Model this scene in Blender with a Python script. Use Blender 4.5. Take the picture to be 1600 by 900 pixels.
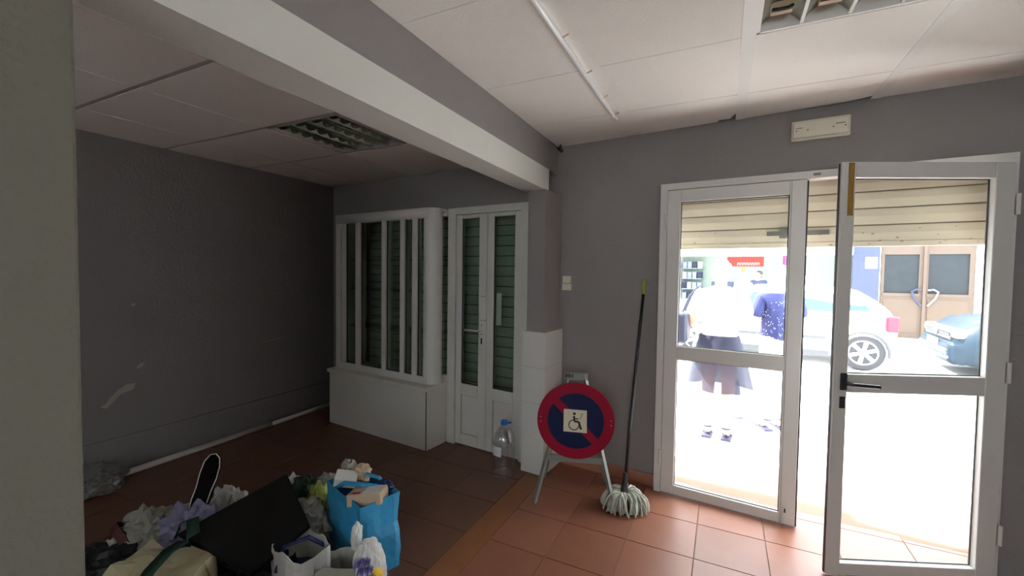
import bpy, bmesh, math, random
from mathutils import Vector, Matrix, noise
random.seed(7)
for o in list(bpy.data.objects): bpy.data.objects.remove(o)
S = bpy.context.scene
COL = S.collection
R = math.radians
# ------------------------------------------------------------------ camera
F_PX = 669.3
YAW, PITCH, ROLL = R(26.256), R(-2.044), R(0.795)
fw = Vector((-math.sin(YAW)*math.cos(PITCH), math.cos(YAW)*math.cos(PITCH), math.sin(PITCH)))
rt = Vector((math.cos(YAW), math.sin(YAW), 0)); up = rt.cross(fw)
rt2 = math.cos(ROLL)*rt + math.sin(ROLL)*up; up2 = -math.sin(ROLL)*rt + math.cos(ROLL)*up
cam = bpy.data.cameras.new('camera'); camo = bpy.data.objects.new('camera', cam); COL.objects.link(camo)
camo.matrix_world = Matrix(((rt2.x, up2.x, -fw.x, 0), (rt2.y, up2.y, -fw.y, 0), (rt2.z, up2.z, -fw.z, 1.5), (0, 0, 0, 1)))
cam.sensor_width = 36; cam.lens = F_PX/1600*36; cam.clip_start = .02
S.camera = camo
# ------------------------------------------------------------------ sky, sun, exposure
w = bpy.data.worlds.new('world'); S.world = w; w.use_nodes = True
w.node_tree.nodes['Background'].inputs[0].default_value = (.90, .95, 1, 1)
w.node_tree.nodes['Background'].inputs[1].default_value = 5.5
sun = bpy.data.lights.new('sun', 'SUN'); suno = bpy.data.objects.new('sun', sun); COL.objects.link(suno)
sun.energy = 12; sun.angle = R(1.5); sun.color = (1, .96, .9)
suno.rotation_euler = Vector((.8, -.08, -1)).to_track_quat('-Z', 'Y').to_euler()
vs = S.view_settings
vs.view_transform = 'Standard'; vs.look = 'None'; vs.gamma = 1; vs.use_curve_mapping = False
vs.exposure = 1.25
# ------------------------------------------------------------------ materials
MATS = {}
def mat(name, col, rough=.6, metal=0, bump=0, scale=40, var=0, vscale=6, spec=.5, trans=0, rnd=0, detail=3):
    m = bpy.data.materials.new(name); m.use_nodes = True; MATS[name] = m
    nt = m.node_tree; b = nt.nodes['Principled BSDF']
    b.inputs['Base Color'].default_value = (*col, 1); b.inputs['Roughness'].default_value = rough
    b.inputs['Metallic'].default_value = metal; b.inputs['Specular IOR Level'].default_value = spec
    b.inputs['Transmission Weight'].default_value = trans
    tc = nt.nodes.new('ShaderNodeTexCoord')
    if var or rnd:
        mix = nt.nodes.new('ShaderNodeMix'); mix.data_type = 'RGBA'
        mix.inputs[6].default_value = (*[c*(1-var-rnd) for c in col], 1); mix.inputs[7].default_value = (*[min(1, c*(1+var+rnd)) for c in col], 1)
        if var:
            n = nt.nodes.new('ShaderNodeTexNoise'); n.inputs['Scale'].default_value = vscale; n.inputs['Detail'].default_value = 5
            nt.links.new(tc.outputs['Object'], n.inputs['Vector']); out = n.outputs['Fac']
        if rnd:
            oi = nt.nodes.new('ShaderNodeObjectInfo')
            if var:
                ad = nt.nodes.new('ShaderNodeMath'); ad.operation = 'MULTIPLY_ADD'; ad.inputs[1].default_value = .5
                mu = nt.nodes.new('ShaderNodeMath'); mu.operation = 'MULTIPLY'; mu.inputs[1].default_value = .5
                nt.links.new(oi.outputs['Random'], mu.inputs[0]); nt.links.new(out, ad.inputs[0]); nt.links.new(mu.outputs[0], ad.inputs[2]); out = ad.outputs[0]
            else: out = oi.outputs['Random']
        nt.links.new(out, mix.inputs[0]); nt.links.new(mix.outputs[2], b.inputs['Base Color'])
    if bump:
        n2 = nt.nodes.new('ShaderNodeTexNoise'); n2.inputs['Scale'].default_value = scale; n2.inputs['Detail'].default_value = detail
        bp = nt.nodes.new('ShaderNodeBump'); bp.inputs['Strength'].default_value = bump; bp.inputs['Distance'].default_value = .01
        nt.links.new(tc.outputs['Object'], n2.inputs['Vector']); nt.links.new(n2.outputs['Fac'], bp.inputs['Height']); nt.links.new(bp.outputs['Normal'], b.inputs['Normal'])
    return m
def thin_glass(name, tint=(1, 1, 1), ior=1.5):
    m = bpy.data.materials.new(name); m.use_nodes = True; MATS[name] = m; nt = m.node_tree
    nt.nodes.remove(nt.nodes['Principled BSDF']); out = nt.nodes['Material Output']
    t = nt.nodes.new('ShaderNodeBsdfTransparent'); t.inputs[0].default_value = (*tint, 1)
    g = nt.nodes.new('ShaderNodeBsdfGlossy'); g.inputs['Roughness'].default_value = .03
    # Schlick reflectance of a thin sheet, the same from both sides
    lw = nt.nodes.new('ShaderNodeLayerWeight'); lw.inputs[0].default_value = .5
    pw = nt.nodes.new('ShaderNodeMath'); pw.operation = 'POWER'; pw.inputs[1].default_value = 5
    f = nt.nodes.new('ShaderNodeMath'); f.operation = 'MULTIPLY_ADD'; r0 = ((ior-1)/(ior+1))**2; f.inputs[1].default_value = 1-r0; f.inputs[2].default_value = r0
    nt.links.new(lw.outputs['Facing'], pw.inputs[0]); nt.links.new(pw.outputs[0], f.inputs[0])
    mx = nt.nodes.new('ShaderNodeMixShader')
    nt.links.new(f.outputs[0], mx.inputs[0]); nt.links.new(t.outputs[0], mx.inputs[1]); nt.links.new(g.outputs[0], mx.inputs[2]); nt.links.new(mx.outputs[0], out.inputs[0])
    return m
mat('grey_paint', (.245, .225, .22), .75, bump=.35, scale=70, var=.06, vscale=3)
mat('grey_paint_shaded', (.17, .155, .148), .75, bump=.35, scale=70, var=.10, vscale=2)  # same paint as the front wall, left wall's shade put into the colour
mat('pier_paint', (.165, .163, .130), .8, bump=.5, scale=60, var=.06, vscale=4)
mat('white_paint', (.62, .62, .58), .6, bump=.1, scale=80, var=.03)
mat('ceiling_panel', (.78, .755, .72), .9, bump=.25, scale=160, var=.03, vscale=5)
mat('ceiling_panel_left', (.76, .70, .66), .9, bump=.25, scale=160, var=.03, vscale=5)
mat('ceiling_rail', (.72, .71, .69), .5)
mat('rail_dark', (.42, .38, .36), .6)
mat('void_dark', (.03, .03, .03), .9)
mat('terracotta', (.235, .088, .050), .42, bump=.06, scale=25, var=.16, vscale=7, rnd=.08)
mat('terracotta_shaded', (.13, .058, .036), .45, bump=.06, scale=25, var=.16, vscale=7, rnd=.08)  # terracotta darkened: dimness of the left bay is put into the tile colour
mat('terracotta_skirt', (.36, .15, .09), .5, bump=.06, scale=25, var=.1)
mat('grout', (.20, .12, .085), .9)
mat('wood_strip', (.22, .085, .03), .5, bump=.05, var=.2, vscale=9)
mat('white_alu', (.62, .60, .57), .42, var=.03, vscale=8)
mat('white_wood', (.56, .54, .49), .55, bump=.05, var=.06, vscale=5)
mat('white_laminate', (.62, .60, .54), .45, var=.04)
mat('white_tile', (.66, .65, .61), .25, var=.03)
mat('gasket', (.02, .02, .022), .6)
mat('black_plastic', (.02, .02, .025), .4)
mat('steel', (.55, .55, .53), .35, metal=.9)
mat('dull_steel', (.23, .24, .22), .55, metal=.3, var=.15)
mat('louvre_metal', (.62, .64, .56), .18, metal=.95)
mat('reflector', (.36, .37, .31), .35, metal=.5)
mat('tube_white', (.82, .84, .86), .2)
mat('shutter_cream', (.90, .80, .62), .6, var=.05, vscale=5)
mat('shutter_grey', (.50, .51, .47), .6, var=.06)
mat('shutter_dirt', (.45, .38, .28), .8)
mat('cream_plastic', (.66, .62, .50), .5, var=.05)
mat('brown_tape', (.32, .18, .03), .5, var=.2, vscale=30)
mat('pipe_white', (.58, .54, .48), .5, var=.05)
mat('plaster_patch', (.30, .28, .22), .9, bump=.3)
mat('sign_red', (.27, .006, .028), .55, spec=.15); mat('sign_blue', (.009, .016, .06), .55, spec=.15); mat('sticker', (.62, .59, .44), .5); mat('ink', (.012, .012, .012), .6)
mat('mop_cotton', (.50, .50, .42), .9, var=.15, vscale=30); mat('green_grip', (.33, .42, .08), .5); mat('mop_handle', (.015, .016, .022), .35)
mat('cap_blue', (.02, .14, .50), .4); mat('label_film', (.75, .72, .74), .4)
mat('bag_blue', (.03, .26, .48), .45, bump=.35, scale=14, var=.12, vscale=10); mat('bag_blue_dark', (.012, .05, .14), .5)
mat('paper_white', (.66, .66, .62), .7, bump=.1, var=.05); mat('paper_tan', (.50, .37, .25), .7, bump=.1, var=.08)
mat('black_board', (.016, .015, .015), .95, spec=.15, bump=.2, scale=120)
mat('bag_grey', (.33, .33, .27), .5, bump=.2, scale=15, var=.2); mat('bag_cream', (.62, .57, .36), .6, bump=.2, scale=12, var=.12)
mat('bag_lavender', (.28, .27, .42), .4, bump=.3, scale=18, var=.2); mat('bag_green', (.010, .055, .028), .5, bump=.2, var=.2)
mat('bag_lime', (.42, .46, .12), .5, bump=.2, var=.1); mat('bag_dark', (.012, .016, .016), .5, bump=.3, scale=15); mat('bag_navy', (.01, .02, .09), .5, bump=.2)
mat('bag_white', (.60, .60, .56), .5, bump=.25, scale=14, var=.06); mat('red_cloth', (.28, .012, .015), .7); mat('strap_maroon', (.07, .012, .012), .7)
mat('print_purple', (.16, .13, .42), .6); mat('print_yellow', (.80, .48, .04), .6, var=.3, vscale=20); mat('shoe_black', (.006, .006, .006), .9, spec=.1)
mat('piping_white', (.70, .68, .62), .5)
mat('clear_film', (.13, .13, .115), .3, bump=.3, scale=20, var=.2)
mat('pavement', (.72, .70, .68), .9, var=.05, vscale=2); mat('asphalt', (.55, .55, .55), .9, var=.06)
mat('kerb', (.66, .65, .63), .9)
mat('skin', (.72, .42, .32), .5); mat('hair_blonde', (.80, .70, .55), .6, bump=.4, scale=60); mat('hair_white', (.85, .83, .80), .6, bump=.4, scale=60); mat('hair_dark', (.05, .04, .04), .6)
mat('cloth_white', (.90, .90, .90), .8); mat('cloth_navy', (.035, .04, .09), .8); mat('cloth_pink', (.85, .62, .60), .8); mat('cloth_blue', (.012, .018, .10), .7)
mat('dots_white', (.8, .8, .85), .7); mat('bag_leather', (.03, .035, .07), .5); mat('sandal', (.03, .03, .08), .6); mat('sandal_tan', (.6, .4, .2), .6)
mat('car_white', (.88, .88, .88), .25); mat('car_blue', (.016, .028, .042), .4, spec=.2); mat('tyre', (.03, .03, .035), .8); mat('rim', (.6, .6, .62), .3, metal=.7)
mat('car_trim', (.05, .055, .06), .6); mat('tail_red', (.55, .01, .03), .3); mat('chrome', (.75, .75, .77), .15, metal=1); mat('plate', (.85, .85, .85), .5); mat('lamp_clear', (.75, .78, .8), .1)
mat('gate_brown', (.075, .050, .035), .6, var=.08); mat('gate_glass', (.02, .024, .028), .5, var=.3, spec=.2); mat('facade_blue', (.035, .045, .09), .7, var=.15, vscale=9); mat('facade_white', (.85, .84, .82), .8)
mat('shop_green', (.40, .50, .44), .8); mat('sign_shop_red', (.55, .06, .05), .6); mat('shelf_blue', (.30, .36, .48), .7); mat('magenta', (.6, .05, .3), .6)
mat('cone_grey', (.20, .20, .27), .7)
thin_glass('glass', (.97, .985, .98)); thin_glass('glass_green', (.80, .87, .82)); thin_glass('pet', (.90, .92, .93), 2.3); thin_glass('car_glass', (.35, .45, .48), 1.6)
def sheer(name, col, a):
    m = bpy.data.materials.new(name); m.use_nodes = True; MATS[name] = m; b = m.node_tree.nodes['Principled BSDF']
    b.inputs['Base Color'].default_value = (*col, 1); b.inputs['Alpha'].default_value = a; b.inputs['Roughness'].default_value = .8
sheer('skirt_sheer', (.02, .022, .05), .88)
# ------------------------------------------------------------------ helpers
class MB:
    def __init__(s): s.bm = bmesh.new()
    def box(s, x0, x1, y0, y1, z0, z1, m=None):
        v = [s.bm.verts.new(p) for p in ((x0,y0,z0),(x1,y0,z0),(x1,y1,z0),(x0,y1,z0),(x0,y0,z1),(x1,y0,z1),(x1,y1,z1),(x0,y1,z1))]
        for f in ((0,3,2,1),(4,5,6,7),(0,1,5,4),(1,2,6,5),(2,3,7,6),(3,0,4,7)): s.bm.faces.new([v[i] for i in f])
        if m is not None:
            for q in v: q.co = m @ q.co
        return s
    def tube(s, pts, r, n=8, caps=True):
        pts = [Vector(p) for p in pts]; rr = r if isinstance(r, (list, tuple)) else [r]*len(pts); rings = []
        ref = None
        for i, p in enumerate(pts):
            d = (pts[min(i+1, len(pts)-1)] - pts[max(i-1, 0)]).normalized()
            if ref is None: ref = Vector((0,0,1)) if abs(d.z) < .9 else Vector((1,0,0))
            a = (ref - d*ref.dot(d)).normalized(); b = d.cross(a); ref = a
            rings.append([s.bm.verts.new(p + rr[i]*(a*math.cos(2*math.pi*k/n) + b*math.sin(2*math.pi*k/n))) for k in range(n)])
        for i in range(len(rings)-1):
            for k in range(n): s.bm.faces.new((rings[i][k], rings[i][(k+1)%n], rings[i+1][(k+1)%n], rings[i+1][k]))
        if caps:
            s.bm.faces.new(rings[0][::-1]); s.bm.faces.new(rings[-1])
        return s
    def lathe(s, prof, n=24, c=(0,0,0), capb=True, capt=True, sx=1, sy=1, wob=None):
        rings = []
        for j, (r, z) in enumerate(prof):
            ring = []
            for k in range(n):
                a = 2*math.pi*k/n; q = r*(wob(a, j) if wob else 1)
                ring.append(s.bm.verts.new((c[0]+q*math.cos(a)*sx, c[1]+q*math.sin(a)*sy, c[2]+z)))
            rings.append(ring)
        for i in range(len(rings)-1):
            for k in range(n): s.bm.faces.new((rings[i][k], rings[i][(k+1)%n], rings[i+1][(k+1)%n], rings[i+1][k]))
        if capb: s.bm.faces.new(rings[0][::-1])
        if capt: s.bm.faces.new(rings[-1])
        return s
    def prism(s, poly, h0, h1, axis='y'):
        def P(a, b, h): return {'y': (a, h, b), 'z': (a, b, h), 'x': (h, a, b)}[axis]
        A = [s.bm.verts.new(P(a, b, h0)) for a, b in poly]; B = [s.bm.verts.new(P(a, b, h1)) for a, b in poly]; n = len(poly)
        s.bm.faces.new(A); s.bm.faces.new(B[::-1])
        for k in range(n): s.bm.faces.new((A[k], B[k], B[(k+1)%n], A[(k+1)%n]))
        return s
    def ribbon(s, pts, wd, th=.003):
        pts = [Vector(p) for p in pts]; wd = Vector(wd); prev = None
        for i, p in enumerate(pts):
            d = (pts[min(i+1, len(pts)-1)] - pts[max(i-1, 0)]).normalized(); n = d.cross(wd).normalized()*th
            ring = [s.bm.verts.new(q) for q in (p-wd-n, p+wd-n, p+wd+n, p-wd+n)]
            if prev:
                for k in range(4): s.bm.faces.new((prev[k], prev[(k+1)%4], ring[(k+1)%4], ring[k]))
            else: s.bm.faces.new(ring[::-1])
            prev = ring
        s.bm.faces.new(prev); return s
    def stroke(s, pts, wd, h0, h1):
        for (a, b), (c, d) in zip(pts[:-1], pts[1:]):
            L = math.hypot(c-a, d-b) or 1e-6; nx, nz = -(d-b)/L*wd/2, (c-a)/L*wd/2
            s.prism([(a+nx, b+nz), (a-nx, b-nz), (c-nx, d-nz), (c+nx, d+nz)], h0, h1)
        return s
    def ell(s, c, r, u=16, v=10, rot=None):
        m = Matrix.Translation(c) @ (rot or Matrix()) @ Matrix.Diagonal((*r, 1))
        bmesh.ops.create_uvsphere(s.bm, u_segments=u, v_segments=v, radius=1, matrix=m); return s
    def build(s, name, m, parent=None, loc=None, rz=None, smooth=False, rot=None):
        bmesh.ops.recalc_face_normals(s.bm, faces=s.bm.faces)
        me = bpy.data.meshes.new(name); s.bm.to_mesh(me); s.bm.free()
        if smooth:
            for p in me.polygons: p.use_smooth = True
        me.materials.append(MATS[m]); return link(name, me, parent, loc, rz, rot)
def link(name, me, parent=None, loc=None, rz=None, rot=None):
    o = bpy.data.objects.new(name, me); COL.objects.link(o); o.parent = parent
    if loc is not None: o.location = loc
    if rz is not None: o.rotation_euler = (0, 0, rz)
    if rot is not None: o.rotation_euler = rot
    return o
def tag(o, label=None, cat=None, group=None, kind=None):
    for k, v in (('label', label), ('category', cat), ('group', group), ('kind', kind)):
        if v: o[k] = v
    return o
def empty(name, loc=(0,0,0), rz=0):
    o = link(name, None, None, loc, rz); o.empty_display_size = .1; return o
def bevel(o, wd, seg=2):
    m = o.modifiers.new('bevel', 'BEVEL'); m.width = wd; m.segments = seg; m.limit_method = 'ANGLE'; return o
def box(name, m, parent, *b, **k): return MB().box(*b).build(name, m, parent, **k)
# facade frame: s along the front wall, d outward, z up
A0 = Vector((-1.195, 3.205, 0)); TH = math.atan2(-.0882, .9961)
def W(s, d, z=0): return A0 + Vector((.9961*s + .0882*d, -.0882*s + .9961*d, z))
# ------------------------------------------------------------------ structure: floor
fl = MB().box(-4.1, 1.75, -2.6, 3.75, -.06, -.004).build('floor', 'grout'); tag(fl, 'terracotta tiled floor with dark joints', 'floor', kind='structure')
SZ = .3535
def tile_mesh(x0, x1, y0, y1, m='terracotta'):
    b = MB().box(x0+.003, x1-.003, y0+.003, y1-.003, -.012, 0); bmesh.ops.recalc_face_normals(b.bm, faces=b.bm.faces)
    me = bpy.data.meshes.new('floor_tile'); b.bm.to_mesh(me); b.bm.free(); me.materials.append(MATS[m]); return me
def lay(xs, ys, ymax, xmin=-9, xmax=9, m='terracotta'):
    full = tile_mesh(0, SZ, 0, SZ, m)
    for x in xs:
        for y in ys:
            lim = ymax(x+SZ/2)
            x0, x1 = max(x, xmin), min(x+SZ, xmax)
            if y > lim-.02 or x1-x0 < .02: continue
            if y+SZ > lim or x1-x0 < SZ-.001: link('floor_tile', tile_mesh(x0-x, x1-x, 0, min(SZ, lim-y), m), fl, (x, y, 0))
            else: link('floor_tile', full, fl, (x, y, 0))
yl = [2.423 + j*SZ for j in range(-9, 4)]
lay([-.4546 + i*SZ for i in range(-2, 6)], yl, lambda x: 3.37 - .0885*(x+1.195), xmin=-1.138, xmax=1.72)
lay([-1.29 - .35*k - SZ for k in range(0, 8)], [2.06 + j*SZ for j in range(-8, 5)], lambda x: 3.37 - .0885*(x+1.195), xmin=-4.0, m='terracotta_shaded')
box('wood_strip', 'wood_strip', fl, -1.288, -1.14, -2.5, 2.88, -.012, .001)
# walls
wf = MB()
for b in ((-2.9, -2.3, 0, 2.7), (-.2, .81, 0, 2.7), (2.46, 3.05, 0, 2.7), (-2.3, -.2, 2.06, 2.7), (.81, 2.46, 2.105, 2.7)):
    wf.box(b[0], b[1], 0, .25, b[2], b[3])
wf = wf.build('wall_front', 'grey_paint', None, A0, TH); tag(wf, 'grey painted front wall around the glazed door', 'wall', kind='structure')
wl = MB().box(-4.15, -3.95, -2.6, 3.8, 0, 2.7).build('wall_left', 'grey_paint_shaded'); tag(wl, 'grey wall at the left, shade put into its colour, with flaked paint', 'wall', kind='structure')
wr = MB().box(1.72, 1.9, -2.6, 3.3, 0, 2.7)
wr = wr.build('wall_right', 'grey_paint'); tag(wr, 'grey side wall right of the door', 'wall', kind='structure')
wb = MB()
for b in ((-4.15, -3.0, 0, 2.7), (-2.35, -.12, 0, 2.7), (-3.0, -2.35, 0, 1.15), (-3.0, -2.35, 2.1, 2.7), (1.38, 1.9, 0, 2.7), (-.12, 1.38, 0, .9), (-.12, 1.38, 2.25, 2.7)): wb.box(b[0], b[1], -2.8, -2.6, b[2], b[3])
wb = wb.build('wall_back', 'grey_paint'); tag(wb, 'grey rear wall behind the viewer', 'wall', kind='structure')
w1 = MB()
for b in ((-.12, -.06, .9, 2.25), (1.32, 1.38, .9, 2.25), (-.06, 1.32, .9, .96), (-.06, 1.32, 2.19, 2.25), (.60, .66, .96, 2.19)): w1.box(b[0], b[1], -2.73, -2.67, b[2], b[3])
w1 = w1.build('window_1', 'white_alu'); tag(w1, 'white framed rear window behind the viewer', 'window', kind='structure')
for x0 in (-.06, .66): box('glass_pane', 'glass', w1, x0, x0+.66, -2.703, -2.697, .96, 2.19)
w2 = MB()
for b in ((-3.0, -2.95, 1.15, 2.1), (-2.40, -2.35, 1.15, 2.1), (-2.95, -2.40, 1.15, 1.2), (-2.95, -2.40, 2.05, 2.1), (-2.70, -2.65, 1.2, 2.05)): w2.box(b[0], b[1], -2.73, -2.67, b[2], b[3])
w2 = w2.build('window_2', 'white_alu'); tag(w2, 'small rear window of the left bay behind the viewer', 'window', kind='structure')
for x0 in (-2.95, -2.65): box('glass_pane', 'glass', w2, x0, x0+.25, -2.703, -2.697, 1.2, 2.05)
yd = MB().box(-9, 9, -14, -2.8, -.2, -.05).build('rear_yard', 'pavement'); tag(yd, 'pale paved yard outside the rear window', 'pavement', kind='structure')
# painted skirting band of the left wall, paint flakes
box('skirting_band', 'grey_paint_shaded', wl, -3.95, -3.938, -2.6, 3.42, 0, .255)
random.seed(3)
def flake(pts, name='paint_flake'):
    MB().prism(pts, -3.951, -3.946, 'x').build(name, 'plaster_patch', wl)
flake([(1.41,.50),(1.45,.485),(1.49,.53),(1.53,.57),(1.60,.585),(1.62,.63),(1.57,.635),(1.52,.61),(1.47,.56),(1.44,.52)])
flake([(1.625,.735),(1.66,.745),(1.68,.79),(1.655,.775),(1.63,.765)])
flake([(1.60,1.21),(1.625,1.215),(1.62,1.235),(1.6,1.23)])
flake([(2.62,.80),(2.85,.815),(2.85,.82),(2.62,.81)])
# pier and beam
pr = MB()
pr.box(-1.48, -1.17, -.30, .392, 0, 2.11)
pr = pr.build('wall_pier', 'pier_paint'); bevel(pr, .008); tag(pr, 'pale grey rough plastered pier at the left edge', 'pier', kind='structure')
bmw = MB().box(-1.36, -1.185, -2.59, 3.0, 2.11, 2.27).build('trim_1', 'white_paint'); tag(bmw, 'white painted lower part of the ceiling beam', 'beam', kind='structure')
bmg = MB().box(-1.36, -1.19, -2.59, 3.2, 2.27, 2.7).build('trim_2', 'grey_paint'); tag(bmg, 'grey painted upper part of the ceiling beam', 'beam', kind='structure')
# column at the facade with white tile cladding
pc = MB().box(-.095, .045, -.29, 0, 0, 2.11).build('wall_column', 'grey_paint', None, A0, TH); tag(pc, 'grey column with white tiled foot beside the white door', 'column', kind='structure')
for k in range(4):
    z0, z1 = k*.2665, (k+1)*.2665-.002
    box('cladding_tile', 'white_tile', pc, -.122, .068, -.302, -.29, z0, z1)
    box('cladding_tile', 'white_tile', pc, .056, .068, -.29, -.002, z0, z1)
    box('cladding_tile', 'white_tile', pc, -.122, -.11, -.29, -.16, z0, z1)
box('cladding_cap', 'white_tile', pc, -.11, .056, -.29, -.002, 1.05, 1.064)
# skirting of the front wall
bs = MB().box(.068, .80, -.012, 0, 0, .085).build('baseboard_front', 'terracotta_skirt', None, A0, TH); tag(bs, 'terracotta skirting between column and door', 'baseboard', kind='structure')
for k in range(2): box('skirting_tile', 'terracotta_skirt', bs, .07+k*.366, .433+k*.366, -.016, -.012, 0, .083)
# ------------------------------------------------------------------ ceilings
ce = MB().box(-1.19, 1.75, -2.6, 3.3, 2.56, 2.7).build('ceiling', 'void_dark'); tag(ce, 'suspended ceiling of white mineral panels over the entrance', 'ceiling', kind='structure')
def wally(x): return 3.2 - .0885*(x+1.195)
xs = [(-1.188, -.652), (-.556, .042), (.090, .702), (.744, 1.35), (1.39, 1.72)]
ys = [(-1.96+.008, -1.3), (-1.3, -.64), (-.635, .02), (.025, .69), (.695, 1.362), (1.368, 2.036), (2.044, 2.662), (2.668, 9)]
for i, (x0, x1) in enumerate(xs):
    for j, (y0, y1) in enumerate(ys):
        if i == 2 and j in (5, 2): continue
        if y1 > 5:
            a, b = wally(x0)-.004, wally(x1)-.004
            poly = [(x0,y0),(x1,y0),(x1,b),(x0,a)]
            if i == 1: poly = [(x0,y0),(x1,y0),(x1,b-.13),(x1-.035,b-.035),(x1-.10,b-.035),(x1-.10,b),(x0,a)]
            if i == 2: poly = [(x0,y0),(x1,y0),(x1,b-.05),(x1-.10,b-.012),(x0,a)]
            MB().prism(poly, 2.487, 2.502, 'z').build('ceiling_panel', 'ceiling_panel', ce)
        else:
            box('ceiling_panel', 'ceiling_panel', ce, x0+.001, x1-.001, y0+.001, y1-.001, 2.487, 2.502)
for (x0, x1) in ((.042, .090), (.702, .744), (1.35, 1.39)): box('ceiling_rail', 'ceiling_rail', ce, x0-.003, x1+.003, -2.5, wally(x1)-.003, 2.4845, 2.4875)
box('ceiling_strip', 'ceiling_panel', ce, -.652, -.556, -2.5, wally(-.556)-.003, 2.489, 2.503)
for k, (x0, x1) in enumerate(xs):
    for y in (1.365, 2.04, 2.665): box('cross_rail', 'ceiling_rail', ce, x0, x1, y-.010, y+.010, 2.4885, 2.4905)
cl = MB().box(-3.95, -1.36, -2.6, 3.6, 2.50, 2.7).build('ceiling_left', 'void_dark'); tag(cl, 'lower suspended ceiling of dull panels over the left bay', 'ceiling', kind='structure')
lx = [-3.95, -3.41, -2.75, -2.085, -1.36]; ly = [-2.2, -1.53, -.86, -.19, .48, 1.15, 1.835, 2.5, 9]
for i in range(4):
    for j in range(8):
        x0, x1, y0, y1 = lx[i], lx[i+1], ly[j], ly[j+1]
        if i == 2 and j == 6: continue
        if y1 > 5:
            MB().prism([(x0+.006,y0+.008),(x1-.006,y0+.008),(x1-.006,wally(x1)-.004),(x0+.006,wally(x0)-.004)], 2.43, 2.445, 'z').build('ceiling_panel', 'ceiling_panel_left', cl)
        else: box('ceiling_panel', 'ceiling_panel_left', cl, x0+.004, x1-.004, y0+.014, y1-.014, 2.43, 2.445)
for y in ly[:-1]: box('ceiling_rail', 'rail_dark', cl, -3.95, -1.362, y-.017, y+.017, 2.434, 2.438)
for x in lx[1:-1]: box('ceiling_rail', 'rail_dark', cl, x-.008, x+.008, -2.5, wally(x)-.004, 2.4385, 2.4405)
# ------------------------------------------------------------------ ceiling lights
def fixture(name, label, x0, x1, y0, y1, z, nx, ny, arch):
    r = empty(name, ((x0+x1)/2, (y0+y1)/2, z)); tag(r, label, 'ceiling light', 'recessed louvre lights')
    hx, hy = (x1-x0)/2, (y1-y0)/2
    fr = MB()
    for b in ((-hx, hx, -hy, -hy+.012), (-hx, hx, hy-.012, hy), (-hx, -hx+.012, -hy, hy), (hx-.012, hx, -hy, hy)): fr.box(*b, -.003, .07)
    fr.build('frame', 'rail_dark' if arch else 'ceiling_rail', r)
    MB().box(-hx, hx, -hy, hy, .062, .068).build('housing', 'reflector', r)
    cw = 2*hx/nx
    for k in range(nx):
        c = -hx + cw*(k+.5); n = 8; prof = []
        for q in range(n+1):
            u = -1+2*q/n; prof.append((c+u*cw*.47, .012+.045*(1-u*u)))
        poly = prof + [(p[0], p[1]+.003) for p in prof[::-1]]
        MB().prism(poly, -hy+.013, hy-.013, 'y').build('reflector', 'reflector' if not arch else 'louvre_metal', r, smooth=False)
        if k: box('divider', 'ceiling_rail' if not arch else 'louvre_metal', r, -hx+cw*k-.006, -hx+cw*k+.006, -hy+.012, hy-.012, .0, .03)
        for q in range(1, ny):
            y = -hy + 2*hy*q/ny
            if arch:
                bl = []
                for e in range(9):
                    u = -1+2*e/8; bl.append((c+u*cw*.46, .002+.022*(1-u*u)*.0 + .020*abs(u)**2))
                poly = bl + [(c+cw*.46, .05), (c-cw*.46, .05)]
                b = MB(); m1 = [b.bm.verts.new((p[0], y-.004-.020*(1-((p[0]-c)/(cw*.46))**2), p[1])) for p in bl]; m2 = [b.bm.verts.new((p[0], y+.012, p[1]+.035)) for p in bl]
                for e in range(8): b.bm.faces.new((m1[e], m1[e+1], m2[e+1], m2[e]))
                b.build('louvre_blade', 'louvre_metal', r, smooth=True)
            else:
                pass
    if not arch:
        for k in range(nx):
            c = -hx + cw*(k+.5)
            for y in (hy-.10, -hy+.10):
                box('lamp_holder', 'paper_tan', r, c-.035, c+.035, y-.012, y+.012, .012, .05)
                MB().tube([(c-.03, y-.02, .02), (c-.01, y-.03, .012), (c+.02, y-.03, .012), (c+.035, y-.02, .022)], .006, 6).build('loose_wire', 'void_dark', r)
    return r
fixture('ceiling_light', 'unlit recessed louvre light in the lower left ceiling', -2.735, -2.10, 1.852, 2.482, 2.432, 4, 7, True)
fixture('ceiling_light', 'unlit recessed light with empty lamp holders above the open door', .092, .700, 1.370, 2.034, 2.487, 4, 2, False)
tb = empty('fluorescent_tube', (-.635, 1.75, 2.489)); tag(tb, 'thin white fluorescent tube along the ceiling strip', 'light')
MB().tube([(0, -1.2, -.016), (0, .955, -.016)], .0125, 10).build('tube', 'tube_white', tb, smooth=True)
for y in (-1.2, .955): MB().tube([(0, y-.02, -.016), (0, y+.02, -.016)], .014, 10).build('end_cap', 'cream_plastic', tb)
for y in (-.6, -.05, .3, .62, .9): MB().tube([(.0, y, -.022), (.035, y+.01, -.004)], .004, 6).build('clip', 'paper_tan', tb)
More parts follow.
